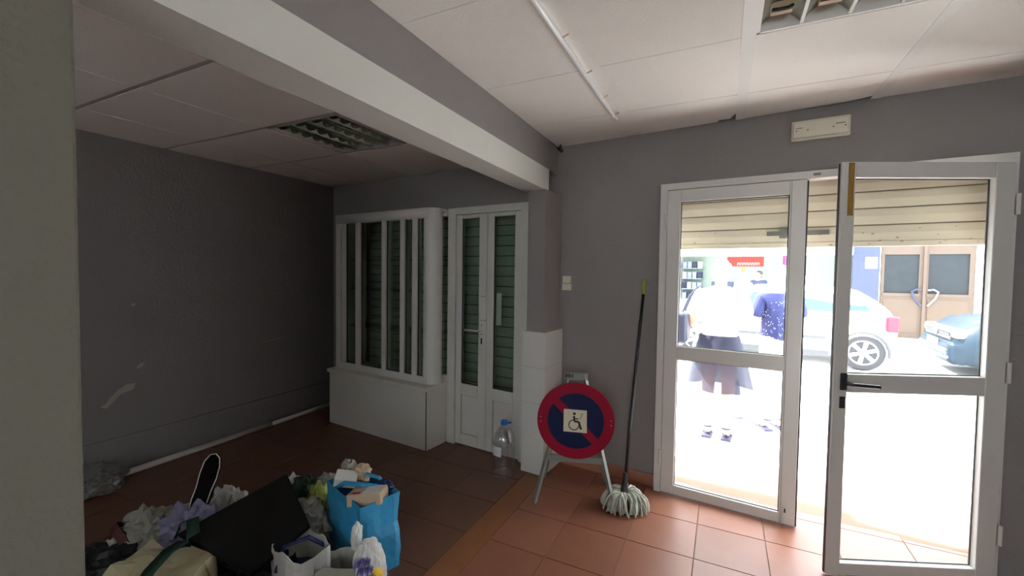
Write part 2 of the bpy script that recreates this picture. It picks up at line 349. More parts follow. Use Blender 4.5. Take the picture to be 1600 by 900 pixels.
# ------------------------------------------------------------------ main glazed double door
def leaf(parent, wd, gl, z_top, frame_m='white_alu', yb=-.025):
    """leaf in local coords: x 0..wd, y thickness -.025..025 ; returns leaf object"""
    g0, g1 = gl; zs = (.07, .932, 1.022, 1.985)
    b = MB()
    b.box(0, g0, yb, .025, .008, z_top); b.box(g1, wd, yb, .025, .008, z_top)
    b.box(g0, g1, yb, .025, .008, zs[0]); b.box(g0, g1, yb, .025, zs[1], zs[2]); b.box(g0, g1, yb, .025, zs[3], z_top)
    lf = b.build('door_leaf', frame_m, parent)
    bevel(lf, .003, 1)
    for (a, c) in ((zs[0], zs[1]), (zs[2], zs[3])):
        box('glass_pane', 'glass', lf, g0+.001, g1-.001, -.004, .004, a+.001, c-.001)
        gk = MB()
        for q in ((g0, g1, a, a+.005), (g0, g1, c-.005, c), (g0, g0+.005, a, c), (g1-.005, g1, a, c)): gk.box(q[0], q[1], -.009, -.0045, q[2], q[3])
        gk.build('gasket', 'gasket', lf)
    return lf
d1 = empty('door_1', A0, TH); tag(d1, 'white aluminium glazed double door, right leaf open', 'door', kind='structure')
fr = MB(); fr.box(.805, .85, -.06, .04, 0, 2.112); fr.box(2.42, 2.465, -.06, .04, 0, 2.112); fr.box(.85, 2.42, -.06, .04, 2.07, 2.112)
fr = fr.build('door_frame', 'white_alu', d1)
box('striker_plate', 'dull_steel', fr, 1.655, 1.69, -.062, -.06, 2.083, 2.098)
l1 = leaf(d1, .776, (.084, .692), 2.066); l1.location = (.852, -.037, 0)
box('edge_gasket', 'gasket', l1, .776, .784, -.02, .03, .01, 2.06)
MB().box(.700, .703, -.0262, -.025, .01, 2.066).build('astragal_joint', 'dull_steel', l1)
bo = box('shoot_bolt', 'white_alu', l1, .715, .738, -.04, -.025, .02, .12); box('bolt_slot', 'void_dark', bo, .719, .728, -.0415, -.04, .085, .11)
for z in (.25, 1.86):
    MB().tube([(-.006, -.034, z-.05), (-.006, -.034, z+.05)], .008, 8).build('hinge', 'white_alu', l1)
hx = W(2.437, -.064); ang2 = R(23.35)
l2 = leaf(d1, .80, (.09, .735), 2.06, yb=-.008)
# leaf local x runs hinge -> free edge
l2.rotation_euler = (0, 0, ang2 - TH + math.pi); l2.location = (2.437, -.064, 0)
box('edge_gasket', 'gasket', l2, .80, .802, .0, .012, .01, 2.055)
ha = MB().box(.742, .772, .025, .036, .945, 1.03).build('handle', 'black_plastic', l2); bevel(ha, .004)
MB().tube([(.757, .03, .985), (.757, .068, .985), (.745, .074, .984), (.62, .074, .975)], .010, 8).build('lever', 'black_plastic', ha)
box('key_plate', 'black_plastic', l2, .747, .770, .025, .030, .855, .912)
box('tape_strip', 'brown_tape', l2, .745, .77, .025, .029, 1.80, 2.055)
for z in (.25, 1.05, 1.86): MB().tube([(-.006, .034, z-.05), (-.006, .034, z+.05)], .008, 8).build('hinge', 'white_alu', l2)
# roller shutter of the main door
def shutter(name, label, s0, s1, z0, z1, pitch, m, d):
    r = empty(name, W(0, d), TH); tag(r, label, 'shutter')
    z = z0
    bar = MB().box(s0, s1, -.012, .012, z0-.03, z0).build('bottom_bar', m, r)
    while z < z1:
        MB().prism([(-.006, z+.002), (.0, z+.0), (.008, z+.002), (.008, z+pitch-.007), (.0, z+pitch-.006), (-.006, z+pitch-.008), (-.011, z+pitch*.5)], s0, s1, 'x').build('slat', m, r)
        z += pitch
    MB().box(s0, s1, .010, .013, z0, z1).build('backing', 'shutter_dirt' if m == 'shutter_cream' else 'void_dark', r)
    for s_ in (s0-.03, s1): box('guide_rail', 'shutter_grey', r, s_, s_+.03, -.025, .025, 0, z1)
    return r, bar
sh, bar = shutter('roller_shutter', 'cream roller shutter half lowered outside the open door', .79, 2.48, 1.715, 2.25, .0985, 'shutter_cream', .19)
lk = box('lock_bolt', 'dull_steel', sh, 1.43, 1.76, -.026, -.012, 1.762, 1.79); box('lock_case', 'dull_steel', lk, 1.50, 1.545, -.035, -.026, 1.745, 1.812)
random.seed(5)
for k in range(26):
    s_ = random.choice([random.uniform(.9, 1.5), random.uniform(1.7, 2.45), random.uniform(2.1, 2.45)]); a = random.uniform(.004, .014)
    z = 1.69 + random.random()**2*.10
    MB().prism([(s_+a*math.cos(q*1.05)*random.uniform(.4, 1), z+a*.35*math.sin(q*1.05)) for q in range(6)], -.0135, -.0125).build('dirt_spot', 'shutter_dirt', sh)
MB().box(.75, 2.52, .15, .25, 2.1, 2.4).build('shutter_box', 'white_alu', sh, loc=(0, -.15, 0))
# emergency light above the door
em = empty('emergency_light', W(1.68, 0, 2.30), TH); tag(em, 'cream emergency light above the glazed door', 'emergency light')
bevel(box('housing', 'cream_plastic', em, -.14, .14, -.03, 0, 0, .115), .004); bevel(box('diffuser', 'cream_plastic', em, -.132, .132, -.048, -.03, .012, .103), .006)
for x in (-.115, -.06, .06, .115): box('screw', 'void_dark', em, x-.003, x+.003, -.0495, -.048, .05, .056)
box('scratch', 'dull_steel', em, .07, .115, -.0492, -.048, .066, .072); box('scratch', 'dull_steel', em, -.12, -.085, -.0492, -.048, .066, .070)
# small things on the wall corner
cs = empty('sensor', W(.05, -.06, 2.44), TH); tag(cs, 'small black sensor in the ceiling corner above the column', 'sensor')
MB().tube([(0, 0, .045), (0, 0, .02)], .010, 8).build('bracket', 'black_plastic', cs); MB().tube([(-.02, .012, .025), (.025, -.03, -.012)], .014, 10).build('body', 'black_plastic', cs)
sw = empty('wall_switch', W(.105, 0, 1.37), TH); tag(sw, 'small cream surface switch box on the wall beside the column', 'switch')
bevel(box('back_box', 'cream_plastic', sw, -.035, .035, -.03, 0, 0, .05), .003); bevel(box('rocker', 'cream_plastic', sw, -.03, .03, -.034, -.0, .055, .11), .003)
# ------------------------------------------------------------------ left shopfront: closed shutter, door_2, display case
shutter('roller_shutter', 'closed grey roller shutter behind the display case', -2.3, -.2, .03, 2.06, .09, 'shutter_grey', .12)
d2 = empty('door_2', A0, TH); tag(d2, 'white glazed door with lower panels beside the display case', 'door', kind='structure')
f = MB(); f.box(-.945, -.865, -.19, -.12, 0, 2.045); f.box(-.215, -.125, -.19, -.12, 0, 2.045); f.box(-.865, -.215, -.19, -.12, 1.99, 2.045)
f.box(-.945, -.125, -.12, 0, 2.03, 2.06)
f.build('door_frame', 'white_wood', d2)
def leaf2(s0, s1, g0, g1, zt):
    b = MB(); y0, y1 = -.175, -.135
    b.box(s0, g0, y0, y1, .008, zt); b.box(g1, s1, y0, y1, .008, zt); b.box(g0, g1, y0, y1, 1.955, zt); b.box(g0, g1, y0, y1, .44, .54); b.box(g0, g1, y0, y1, .008, .10)
    lf = b.build('door_leaf', 'white_wood', d2); bevel(lf, .004, 1)
    box('glass_pane', 'glass_green', lf, g0, g1, -.158, -.152, .54, 1.955)
    bevel(box('lower_panel', 'white_wood', lf, g0+.004, g1-.004, -.165, -.145, .104, .436), .003)
    box('gasket', 'gasket', lf, g0, g0+.006, -.170, -.159, .54, 1.955); box('gasket', 'gasket', lf, g0, g1, -.170, -.159, .54, .548)
    return lf
la = leaf2(-.863, -.545, -.803, -.625, 1.988); lb = leaf2(-.541, -.217, -.475, -.278, 1.988)
hp = MB().tube([(-.60, -.176, 1.012), (-.60, -.215, 1.012), (-.615, -.222, 1.012), (-.735, -.222, 1.014)], .008, 8).build('handle', 'pipe_white', la)
for (s_, z) in ((-.59, 1.30), (-.56, 1.30), (-.59, 1.10), (-.56, 1.10), (-.59, 1.06), (-.59, .985)): MB().tube([(s_, -.1775, z), (s_, -.172, z)], .005, 8).build('screw_hole', 'void_dark', la)
MB().prism([(-.597,.90),(-.583,.90),(-.583,.95),(-.597,.95)], -.1775, -.172).build('keyhole', 'void_dark', la)
box('paper_note', 'paper_white', lb, -.46, -.41, -.152, -.150, 1.07, 1.33)
for z in (.35, 1.0, 1.75): MB().tube([(-.867, -.192, z-.045), (-.867, -.192, z+.045)], .008, 8).build('hinge', 'white_wood', la)
dc = empty('display_case', A0, TH); tag(dc, 'white framed glass display case on a panelled plinth', 'display case')
ba = box('plinth', 'white_laminate', dc, -2.225, -.953, -.44, -.005, .002, .50)
bevel(box('plinth_top', 'white_laminate', dc, -2.25, -.947, -.455, -.005, .50, .535), .004)
box('edge_trim', 'gasket', ba, -.962, -.953, -.4415, -.44, .002, .50); box('edge_trim', 'gasket', ba, -.953, -.9515, -.155, -.145, .002, .50)
fz0, fz1 = .535, 2.04
for (a, b_) in ((-2.235, -2.165), (-2.165, -2.095), (-1.945, -1.877), (-1.585, -1.533), (-1.35, -1.298), (-1.205, -1.15)):
    box('mullion', 'white_alu', dc, a, b_, -.36 if a != -2.165 else -.345, -.30, fz0+.06, fz1-.085)
box('bottom_rail', 'white_alu', dc, -2.235, -1.03, -.36, -.30, fz0, fz0+.06)
box('top_rail', 'white_alu', dc, -2.235, -1.03, -.365, -.30, fz1-.085, fz1)
for a, b_ in ((-2.095, -1.945), (-1.877, -1.585), (-1.533, -1.35), (-1.298, -1.205), (-1.15, -1.10)):
    box('glass_pane', 'glass_green', dc, a, b_, -.333, -.327, fz0+.06, fz1-.085)
    box('gasket', 'gasket', dc, a, a+.006, -.345, -.334, fz0+.06, fz1-.085); box('gasket', 'gasket', dc, a, b_, -.345, -.334, fz0+.06, fz0+.067)
MB().lathe([(.082, fz0), (.082, fz1)], 28, (-1.04, -.275, 0)).build('corner_column', 'white_alu', dc, smooth=False)
for p in dc.children[-1].data.polygons: p.use_smooth = len(p.vertices) == 4
box('glass_pane', 'glass_green', dc, -.972, -.966, -.20, -.125, fz0+.06, fz1-.06); box('side_rail', 'white_alu', dc, -.99, -.95, -.21, -.12, fz0, fz0+.06); box('side_rail', 'white_alu', dc, -.99, -.95, -.21, -.12, fz1-.06, fz1)
box('side_post', 'gasket', dc, -.975, -.955, -.128, -.118, fz0+.06, fz1-.06)
box('top_panel', 'white_alu', dc, -2.235, -.95, -.30, -.002, fz1-.03, fz1)
box('end_panel', 'white_alu', dc, -2.235, -2.215, -.30, -.002, fz0, fz1-.03)
for z in (.95, 1.32, 1.60): box('shelf', 'glass_green', dc, -2.2, -1.0, -.28, -.03, z, z+.008)
for s_ in (-1.83, -1.56): box('back_upright', 'white_alu', dc, s_-.015, s_+.015, -.03, -.005, fz0, fz1-.03)
# conduit along the left wall
cp = empty('conduit_pipe', (-3.86, 1.0, 0)); tag(cp, 'white plastic conduit lying along the foot of the left wall', 'pipe')
MB().tube([(.06, -.35, .022), (.045, .4, .022), (.02, 1.62, .022)], .022, 10).build('pipe', 'pipe_white', cp, smooth=True); MB().tube([(.02, 1.62, .022), (.0, 2.36, .022)], .019, 10).build('pipe', 'pipe_white', cp, smooth=True)
# ------------------------------------------------------------------ no-parking sign on trestle
sg = empty('parking_sign', (-.8245, 2.618, 0), math.atan2(.301, .953)); tag(sg, 'round red and blue no-parking sign on a grey metal trestle', 'sign')
for sx in (-1, 1):
    b = MB(); P0, P1 = Vector((sx*.255, 0, 0)), Vector((sx*.05, .10, .84))
    b.tube([P0, P1], .016, 4).build('leg', 'dull_steel', sg)
    MB().tube([Vector((sx*.22, .36, 0)), Vector((sx*.05, .11, .83))], .012, 4).build('rear_leg', 'dull_steel', sg)
box('crossbar', 'dull_steel', sg, -.185, .185, .025, .045, .275, .315)
tp = box('top_plate', 'dull_steel', sg, -.075, .075, .085, .115, .80, .845)
random.seed(2)
for k in range(4): box('marking', 'ink', tp, -.07+k*.014, -.062+k*.014+random.uniform(0, .004), .0835, .085, .815, .838)
def disc(r, n=48): return [(r*math.cos(2*math.pi*k/n), .56+r*math.sin(2*math.pi*k/n)) for k in range(n)]
dk = MB().prism(disc(.245), -.012, .0).build('sign_disc', 'sign_red', sg)
for sgn in (0, 1):
    pts = []; h = .026
    for k in range(41):
        a = R(-45) + (math.pi*sgn) + math.asin(h/.178) + (math.pi-2*math.asin(h/.178))*k/40
        pts.append((.178*math.cos(a), .56+.178*math.sin(a)))
    MB().prism(pts, -.0135, -.012).build('blue_field', 'sign_blue', dk)
st = MB().prism([(-.075,.635),(.07,.632),(.072,.488),(-.076,.49)], -.0155, -.0136).build('sticker', 'sticker', dk)
ic = MB(); y0, y1 = -.0166, -.0156
ic.prism([(-.008+.009*math.cos(k*.524), .608+.009*math.sin(k*.524)) for k in range(12)], y0, y1)
ic.stroke([(-.010,.594),(-.008,.560),(.022,.556),(.034,.512)], .013, y0, y1); ic.stroke([(-.008,.578),(.018,.574)], .007, y0, y1); ic.stroke([(.030,.512),(.042,.516)], .008, y0, y1)
ic.stroke([(-.010+.032*math.cos(R(a)), .536+.032*math.sin(R(a))) for a in range(100, 390, 15)], .006, y0, y1)
ic.stroke([(.026,.572),(.034,.590),(.040,.612),(.046,.606)], .003, y0, y1)
ic.build('wheelchair_symbol', 'ink', st)
for sx in (-1, 1):
    for z in (.545, .575): MB().tube([(sx*.222, -.0135, z), (sx*.222, -.0115, z)], .003, 6).build('rivet', 'steel', dk)
# ------------------------------------------------------------------ mop
mp = empty('mop', (-.535, 2.77, 0)); tag(mp, 'black handled mop with a pale cotton head leaning on the wall', 'mop')
MB().tube([(0, 0, .08), (.004, .115, .50), (.03, .352, 1.36)], .0115, 10).build('handle', 'mop_handle', mp, smooth=True)
MB().tube([(.03, .352, 1.36), (.033, .372, 1.465)], [.014, .012], 10).build('grip', 'green_grip', mp, smooth=True)
MB().lathe([(.03, .06), (.028, .10), (.016, .17), (.0125, .22)], 12).build('socket', 'mop_handle', mp)
random.seed(11); b = MB()
for k in range(150):
    a = random.uniform(0, 2*math.pi); rr = random.uniform(.07, .145); rise = random.uniform(.0, .05); tw = random.uniform(-.5, .5)
    pts = []
    for q in range(7):
        t = q/6; r_ = .012+rr*math.sin(t*math.pi*.5)**.9; z = .085 + rise*math.sin(t*math.pi) - .078*t**1.6
        pts.append((r_*math.cos(a+tw*t), r_*math.sin(a+tw*t)*.85-.02*t, max(z, .008)))
    b.tube(pts, .0055, 5)
tag(b.build('strands', 'mop_cotton', mp, smooth=True), kind='stuff')
# ------------------------------------------------------------------ water bottle
bt = empty('water_bottle', (-1.425, 2.79, 0)); tag(bt, 'large empty clear plastic water bottle with blue cap', 'bottle')
prof = [(.055, .003), (.076, .0), (.083, .012)]
z = .02
while z < .235: prof += [(.083, z), (.079, z+.008), (.083, z+.016)]; z += .022
prof += [(.083, .25), (.080, .275), (.068, .315), (.045, .35), (.024, .372), (.021, .385)]
MB().lathe(prof, 28, capt=False).build('body', 'pet', bt, smooth=True)
lab = MB().lathe([(.0845, .165), (.0845, .235)], 28, capb=False, capt=False)
for f_ in [f_ for f_ in lab.bm.faces if f_.calc_center_median().x + .3*f_.calc_center_median().y > -.0]: lab.bm.faces.remove(f_)
lab.build('label_film', 'label_film', bt, smooth=True)
cpb = MB().lathe([(.026, .378), (.027, .40), (.022, .408)], 16).build('cap', 'cap_blue', bt); MB().tube([(.02, 0, .395), (.05, -.008, .40), (.066, -.012, .408)], [.007, .008, .004], 6).build('pull_tab', 'cap_blue', cpb)
# ------------------------------------------------------------------ pile of bags
def crumple(name, m, label, cat, c, r, seed, amp=.35, fr=2.6, rz=0, group=None, parent=None, sub=4):
    b = MB(); bmesh.ops.create_icosphere(b.bm, subdivisions=sub, radius=1)
    for v in b.bm.verts:
        p = v.co.copy(); q = p*fr + Vector((seed*7.3, seed*3.1, seed))
        d = 1 + amp*(abs(noise.noise(q))*1.6 - .5) + amp*.5*abs(noise.noise(q*2.3)) + amp*.22*abs(noise.noise(q*5))+amp*.08*noise.noise(q*11)
        v.co = Vector((p.x*d*r[0], p.y*d*r[1], p.z*d*r[2]))
    zc = c[2]; mn = min(v.co.z for v in b.bm.verts)
    for v in b.bm.verts: v.co.z = max(v.co.z, -r[2]*.82)
    o = b.build(name, m, parent, (c[0], c[1], c[2]), rz)
    if label: tag(o, label, cat, group)
    return o
G = 'bags heaped on the floor'
def fl_bag(name, m, label, x, y, r, seed, **k): return crumple(name, m, label, 'bag', (x, y, r[2]*.82), r, seed, group=G, **k)
# blue shopping bag
bb = empty('shopping_bag', (-1.66, 1.60, 0)); tag(bb, 'bright blue shopping bag standing full of packets', 'bag', G)
# corners (local): right-back, front, left, back
cr = [Vector((.215, .07, 0)), Vector((.15, -.13, 0)), Vector((-.20, -.02, 0)), Vector((-.14, .17, 0))]
b = MB(); rows = []
random.seed(4)
for zi in range(9):
    z = .38*zi/8; ring = []
    for k in range(4):
        for q in range(6):
            p = cr[k].lerp(cr[(k+1)%4], q/6); nrm = Vector((p.x, p.y, 0)).normalized()
            p = p*(1+.03*math.sin(zi*.8)) + nrm*(.010*noise.noise(Vector((p.x*14, p.y*14, z*14))) + (.012 if 0 < q < 6 else 0)*math.sin(math.pi*zi/8))
            ring.append(b.bm.verts.new((p.x, p.y, z + (.012*noise.noise(Vector((p.x*9, p.y*9, 3))) if zi == 8 else 0))))
    rows.append(ring)
for i in range(8):
    for k in range(24): b.bm.faces.new((rows[i][k], rows[i][(k+1)%24], rows[i+1][(k+1)%24], rows[i+1][k]))
b.bm.faces.new(rows[0][::-1])
body = b.build('bag_body', 'bag_blue', bb); sm = body.modifiers.new('solid', 'SOLIDIFY'); sm.thickness = .003
MB().tube([(.10, .10, .36), (.06, .09, .41), (-.02, .08, .415), (-.08, .11, .36)], .010, 6).build('handle', 'bag_blue', bb)
MB().tube([(-.12, -.03, .37), (-.06, -.03, .405), (.03, .0, .405), (.12, .06, .385)], .012, 6).build('handle', 'bag_blue', bb)
def packet(name, m, label, c, s, rot):
    o = MB().box(-s[0], s[0], -s[1], s[1], -s[2], s[2]).build(name, m, None, c, None, False, rot); bevel(o, .006); tag(o, label, 'packet', 'packets in the blue bag'); return o
packet('carton', 'paper_tan', 'flat printed tan carton lying on top of the blue bag', (-1.565, 1.575, .375), (.085, .06, .03), (R(-8), R(-6), R(25)))
box('print_mark', 'sign_red', bpy.data.objects['carton'], -.06, -.02, -.055, -.03, .030, .031)
box('print_panel', 'paper_white', bpy.data.objects['carton'], -.01, .08, -.055, .05, .030, .0308)
packet('paper_packet', 'paper_white', 'white paper packet at the left rim of the blue bag', (-1.76, 1.615, .40), (.055, .04, .025), (R(15), R(12), R(40)))
crumple('paper_wad', 'paper_tan', 'crumpled tan paper behind the white packet in the blue bag', 'paper', (-1.74, 1.70, .40), (.06, .05, .05), 3, sub=3)
crumple('paper_wad', 'bag_grey', 'pale green crumpled wrapper at the back of the blue bag', 'paper', (-1.82, 1.69, .42), (.045, .04, .04), 5, sub=3)
crumple('plastic_wad', 'bag_navy', 'small navy plastic wad at the back rim of the blue bag', 'plastic', (-1.545, 1.68, .385), (.045, .03, .03), 8, sub=3)
# other bags
fl_bag('plastic_bag', 'bag_dark', 'black rubbish bag under the dark board', -2.02, 1.32, (.22, .17, .12), 1)
fl_bag('plastic_bag', 'bag_grey', 'grey green plastic bag squeezed between board and blue bag', -1.93, 1.50, (.13, .12, .155), 2)
fl_bag('plastic_bag', 'bag_green', 'dark green plastic bag behind the board corner', -2.20, 1.72, (.14, .10, .14), 4)
fl_bag('plastic_bag', 'bag_lime', 'yellow green plastic bag beside the blue bag', -2.02, 1.66, (.08, .07, .16), 6)
fl_bag('plastic_bag', 'bag_white', 'white plastic bag at the back of the heap', -2.16, 1.84, (.11, .06, .13), 9)
fl_bag('plastic_bag', 'bag_white', 'small white bag behind the board top corner', -2.36, 1.74, (.08, .06, .12), 12)
fl_bag('plastic_bag', 'bag_lavender', 'lavender plastic bag holding the black shoe', -2.44, 1.23, (.16, .12, .15), 13)
fl_bag('plastic_bag', 'bag_white', 'grey white plastic bag behind the shoe', -2.50, 1.46, (.15, .08, .13), 14)
sack = fl_bag('plastic_bag', 'bag_grey', 'grey green sack with a maroon strap', -2.66, 1.14, (.13, .13, .13), 15)
MB().ribbon([(-.12, -.03, .02), (-.08, -.12, .08), (.0, -.14, .09), (.08, -.13, .03), (.11, -.10, -.05)], (.004, .012, .016)).build('strap', 'strap_maroon', sack)
fl_bag('plastic_bag', 'bag_dark', 'black bag lying lowest at the left of the heap', -2.60, .90, (.17, .14, .09), 16)
fl_bag('plastic_bag', 'bag_white', 'small grey white bag end left of the cream bag', -2.68, 1.0, (.07, .06, .08), 17)
fl_bag('plastic_bag', 'clear_film', 'clear plastic bag on the floor against the left wall', -3.70, 1.30, (.16, .13, .10), 18)
# cream carrier bag with green handles
cb = empty('carrier_bag', (-2.17, .95, 0), R(10)); tag(cb, 'flat cream carrier bag with dark green handle', 'bag', G)
b = MB(); n = 10
g = [[b.bm.verts.new((-.22+.40*i/n, -.15+.28*j/n, .15+.05*noise.noise(Vector((i*.35, j*.35, 2)))+.05*j/n)) for j in range(n+1)] for i in range(n+1)]
for i in range(n):
    for j in range(n): b.bm.faces.new((g[i][j], g[i+1][j], g[i+1][j+1], g[i][j+1]))
o = b.build('bag_body', 'bag_cream', cb); q = o.modifiers.new('s', 'SOLIDIFY'); q.thickness = .15; q.offset = -1
MB().ribbon([(.0, .15, .16), (.01, .11, .25), (.03, .03, .262), (.05, -.06, .235), (.055, -.10, .20)], (.026, .004, 0)).build('handle', 'bag_green', cb, smooth=True)
MB().ribbon([(-.20, .22, .10), (-.16, .25, .24), (-.08, .22, .28), (-.01, .17, .25), (.02, .15, .18)], (.010, .024, 0)).build('handle', 'bag_green', cb, smooth=True)
crumple('cloth', 'red_cloth', 'small red cloth at the front of the heap', 'cloth', (-2.02, .93, .15), (.07, .05, .05), 21, sub=3)
# front bags
wb1 = empty('carrier_bag', (-1.70, 1.30, 0), R(-12)); tag(wb1, 'open white carrier bag with navy lining at the front of the heap', 'bag', G)
def open_bag(root, wx, wy, h, m, m2, seed, lean=.0):
    b = MB(); rows = []
    for zi in range(7):
        z = h*zi/6; ring = []
        for k in range(24):
            a = 2*math.pi*k/24; c_, s_ = math.cos(a), math.sin(a)
            rr = (abs(c_)**4+abs(s_)**4)**-.25
            d = 1+.10*noise.noise(Vector((c_*2+seed, s_*2, z*9)))
            ring.append(b.bm.verts.new((wx*c_*rr*d+lean*z, wy*s_*rr*d, z*(1+(.18*noise.noise(Vector((c_*1.6, s_*1.6, seed))) if zi > 3 else 0)))))
        rows.append(ring)
    for i in range(6):
        for k in range(24): b.bm.faces.new((rows[i][k], rows[i][(k+1)%24], rows[i+1][(k+1)%24], rows[i+1][k]))
    b.bm.faces.new(rows[0][::-1])
    o = b.build('bag_body', m, root); s2 = o.modifiers.new('s', 'SOLIDIFY'); s2.thickness = .004
    MB().lathe([(.9, h*.45), (.9, h*.5)], 16, sx=wx, sy=wy).build('lining', m2, root)
    return o
open_bag(wb1, .12, .10, .24, 'bag_white', 'bag_navy', 3)
MB().tube([(-.02, -.10, .16), (.0, -.075, .27), (.03, .02, .28), (.02, .10, .20)], .010, 6).build('handle', 'bag_navy', wb1)
wb2 = empty('carrier_bag', (-1.52, 1.345, 0), R(40)); tag(wb2, 'grey white paper bag with dark lettering in front of the blue bag', 'bag', G)
o = open_bag(wb2, .095, .075, .20, 'bag_grey', 'bag_navy', 6)
random.seed(9)
for r_ in range(3):
    b = MB()
    for k in range(6):
        x = -.07+k*.024; z = .13-r_*.038
        b.stroke([(x, z), (x+.006, z+.018), (x+.012, z+.002), (x+.016, z+.016)], .004, -.088, -.080)
    b.build('lettering', 'ink', wb2)
wb3 = empty('carrier_bag', (-1.40, 1.42, 0), R(45)); tag(wb3, 'white bag with purple script and a yellow picture beside the blue bag', 'bag', G)
crumple('bag_body', 'bag_white', None, None, (0, 0, .13), (.075, .05, .16), 23, amp=.12, parent=wb3)
crumple('bag_neck', 'bag_white', None, None, (-.055, .03, .29), (.025, .03, .07), 24, amp=.3, parent=wb3, sub=3)
b = MB()
for r_ in range(3):
    for k in range(3):
        x = -.065+k*.022+r_*.012; z = .215-r_*.035
        b.stroke([(x, z-.012), (x+.01, z+.018), (x+.014, z-.008), (x+.022, z+.012)], .005, -.062, -.04)
b.build('script_print', 'print_purple', wb3)
MB().ell((.025, -.040, .14), (.032, .02, .04), 12, 8).build('picture_print', 'print_yellow', wb3)
# dark board lying over the heap
pts = [Vector((-2.21, 1.60, .335)), Vector((-1.735, 1.375, .285)), Vector((-1.77, 1.115, .20)), Vector((-2.285, 1.085, .245))]
b = MB(); nrm = (pts[1]-pts[0]).cross(pts[3]-pts[0]).normalized(); nrm = nrm if nrm.z > 0 else -nrm
t_ = [b.bm.verts.new(p) for p in pts]; u_ = [b.bm.verts.new(p - nrm*.02) for p in pts]
b.bm.faces.new(t_); b.bm.faces.new(u_[::-1])
for k in range(4): b.bm.faces.new((t_[k], u_[k], u_[(k+1)%4], t_[(k+1)%4]))
o = b.build('dark_board', 'black_board'); bevel(o, .006); tag(o, 'flat black board lying tilted over the heap of bags', 'board')
# shoe standing toe up in the lavender bag
sh_ = empty('shoe', (-2.44, 1.25, .22)); tag(sh_, 'black shoe with white piping standing toe up in the heap', 'shoe')
sh_.rotation_euler = (R(-20), R(10), R(38))
out = [(-.036, .0), (-.040, .06), (-.036, .12), (-.040, .19), (-.036, .25), (-.018, .285), (.008, .292), (.032, .272), (.044, .23), (.046, .17), (.038, .11), (.036, .05), (.030, .0), (0, -.012)]
MB().prism(out, -.014, .012).build('sole', 'shoe_black', sh_)
b = MB(); b.tube([(x*1.0, -.014, z) for x, z in out[:12]], .0028, 6); b.build('piping', 'piping_white', sh_)
b = MB(); b.lathe([(.030, 0), (.038, .06), (.038, .13), (.040, .20), (.030, .26), (.008, .288)], 16, (0, .03, 0), sy=.75); b.build('upper', 'shoe_black', sh_, smooth=True)
# ------------------------------------------------------------------ street
def wb_(name, m, s0, s1, d0, d1, z0, z1, label, cat, kind='structure'):
    o = MB().box(s0, s1, d0, d1, z0, z1).build(name, m, None, A0, TH); tag(o, label, cat, kind=kind); return o
wb_('sidewalk', 'pavement', -14, 16, .25, 4.2, -.2, -.05, 'sunlit pale pavement outside the door', 'pavement')
wb_('road', 'asphalt', -14, 16, 4.2, 9.4, -.25, -.052, 'sunlit pale road with parked cars', 'road')
wb_('sidewalk', 'pavement', -14, 16, 9.4, 11.6, -.2, -.05, 'pavement in front of the opposite shops', 'pavement')
# opposite facade (local facade frame)
DF = 11.6
fo = empty('building', W(0, DF), TH); tag(fo, 'building across the street with brown gates and an open shop', 'building')
fo2 = MB(); fo2.box(-14, -1.15, 0, .3, -.06, 6); fo2.box(-1.15, 3.3, 0, .3, 2.35, 6); fo2.box(3.3, 5.66, 0, .3, 2.9, 6); fo2.box(5.66, 16, 0, .3, -.06, 6); fo2.build('wall', 'facade_white', fo)
box('lintel', 'facade_white', fo, -1.4, 3.28, -.25, 0, 2.1, 2.55)
cl_ = box('pillar', 'facade_blue', fo, 3.3, 3.86, -.06, .3, -.06, 2.9); box('poster', 'paper_white', cl_, 3.56, 3.81, -.065, -.06, 1.74, 2.04)
box('shop_interior', 'shop_green', fo, -1.6, 3.7, 2.9, 3.0, -.06, 2.35); box('shop_floor', 'pavement', fo, -1.15, 3.3, .3, 2.9, -.06, -.05); box('shop_ceiling', 'facade_white', fo, -1.6, 3.7, .3, 3.0, 2.35, 2.45)
box('shop_side', 'facade_white', fo, -1.6, -1.5, .3, 2.9, -.06, 2.35); box('shop_side', 'shop_green', fo, 3.6, 3.7, .3, 2.9, -.06, 2.35)
sgn = box('shop_sign', 'sign_shop_red', fo, .02, 1.18, 2.86, 2.9, 1.84, 2.18)
b = MB()
for k in range(8): b.stroke([(.36+k*.09, 1.88), (.37+k*.09, 1.97), (.415+k*.09, 1.97), (.415+k*.09, 1.89)], .02, 2.85, 2.86)
b.build('sign_lettering', 'paper_white', sgn)
box('notice', 'bag_lime', fo, .48, .62, 2.88, 2.9, 1.58, 1.78); box('banner', 'magenta', fo, 1.75, 2.0, 2.86, 2.9, 1.8, 2.2)
for k in range(4):
    q = box('shelf', 'shelf_blue', fo, -1.45, -.75, 2.3, 2.85, .6+k*.38, .63+k*.38)
    for e in range(4): box('box_item', ('shelf_blue', 'facade_blue', 'paper_white', 'shelf_blue')[(e+k) % 4], q, -1.42+e*.17, -1.28+e*.17, 2.35, 2.7, .63+k*.38, .86+k*.38)
box('counter', 'facade_white', fo, .6, 2.9, 1.1, 1.5, -.05, .95); box('machine', 'dull_steel', fo, 2.2, 2.5, 1.15, 1.4, .95, 1.4); box('machine', 'facade_blue', fo, -.3, .35, 1.2, 1.5, -.05, 1.3)
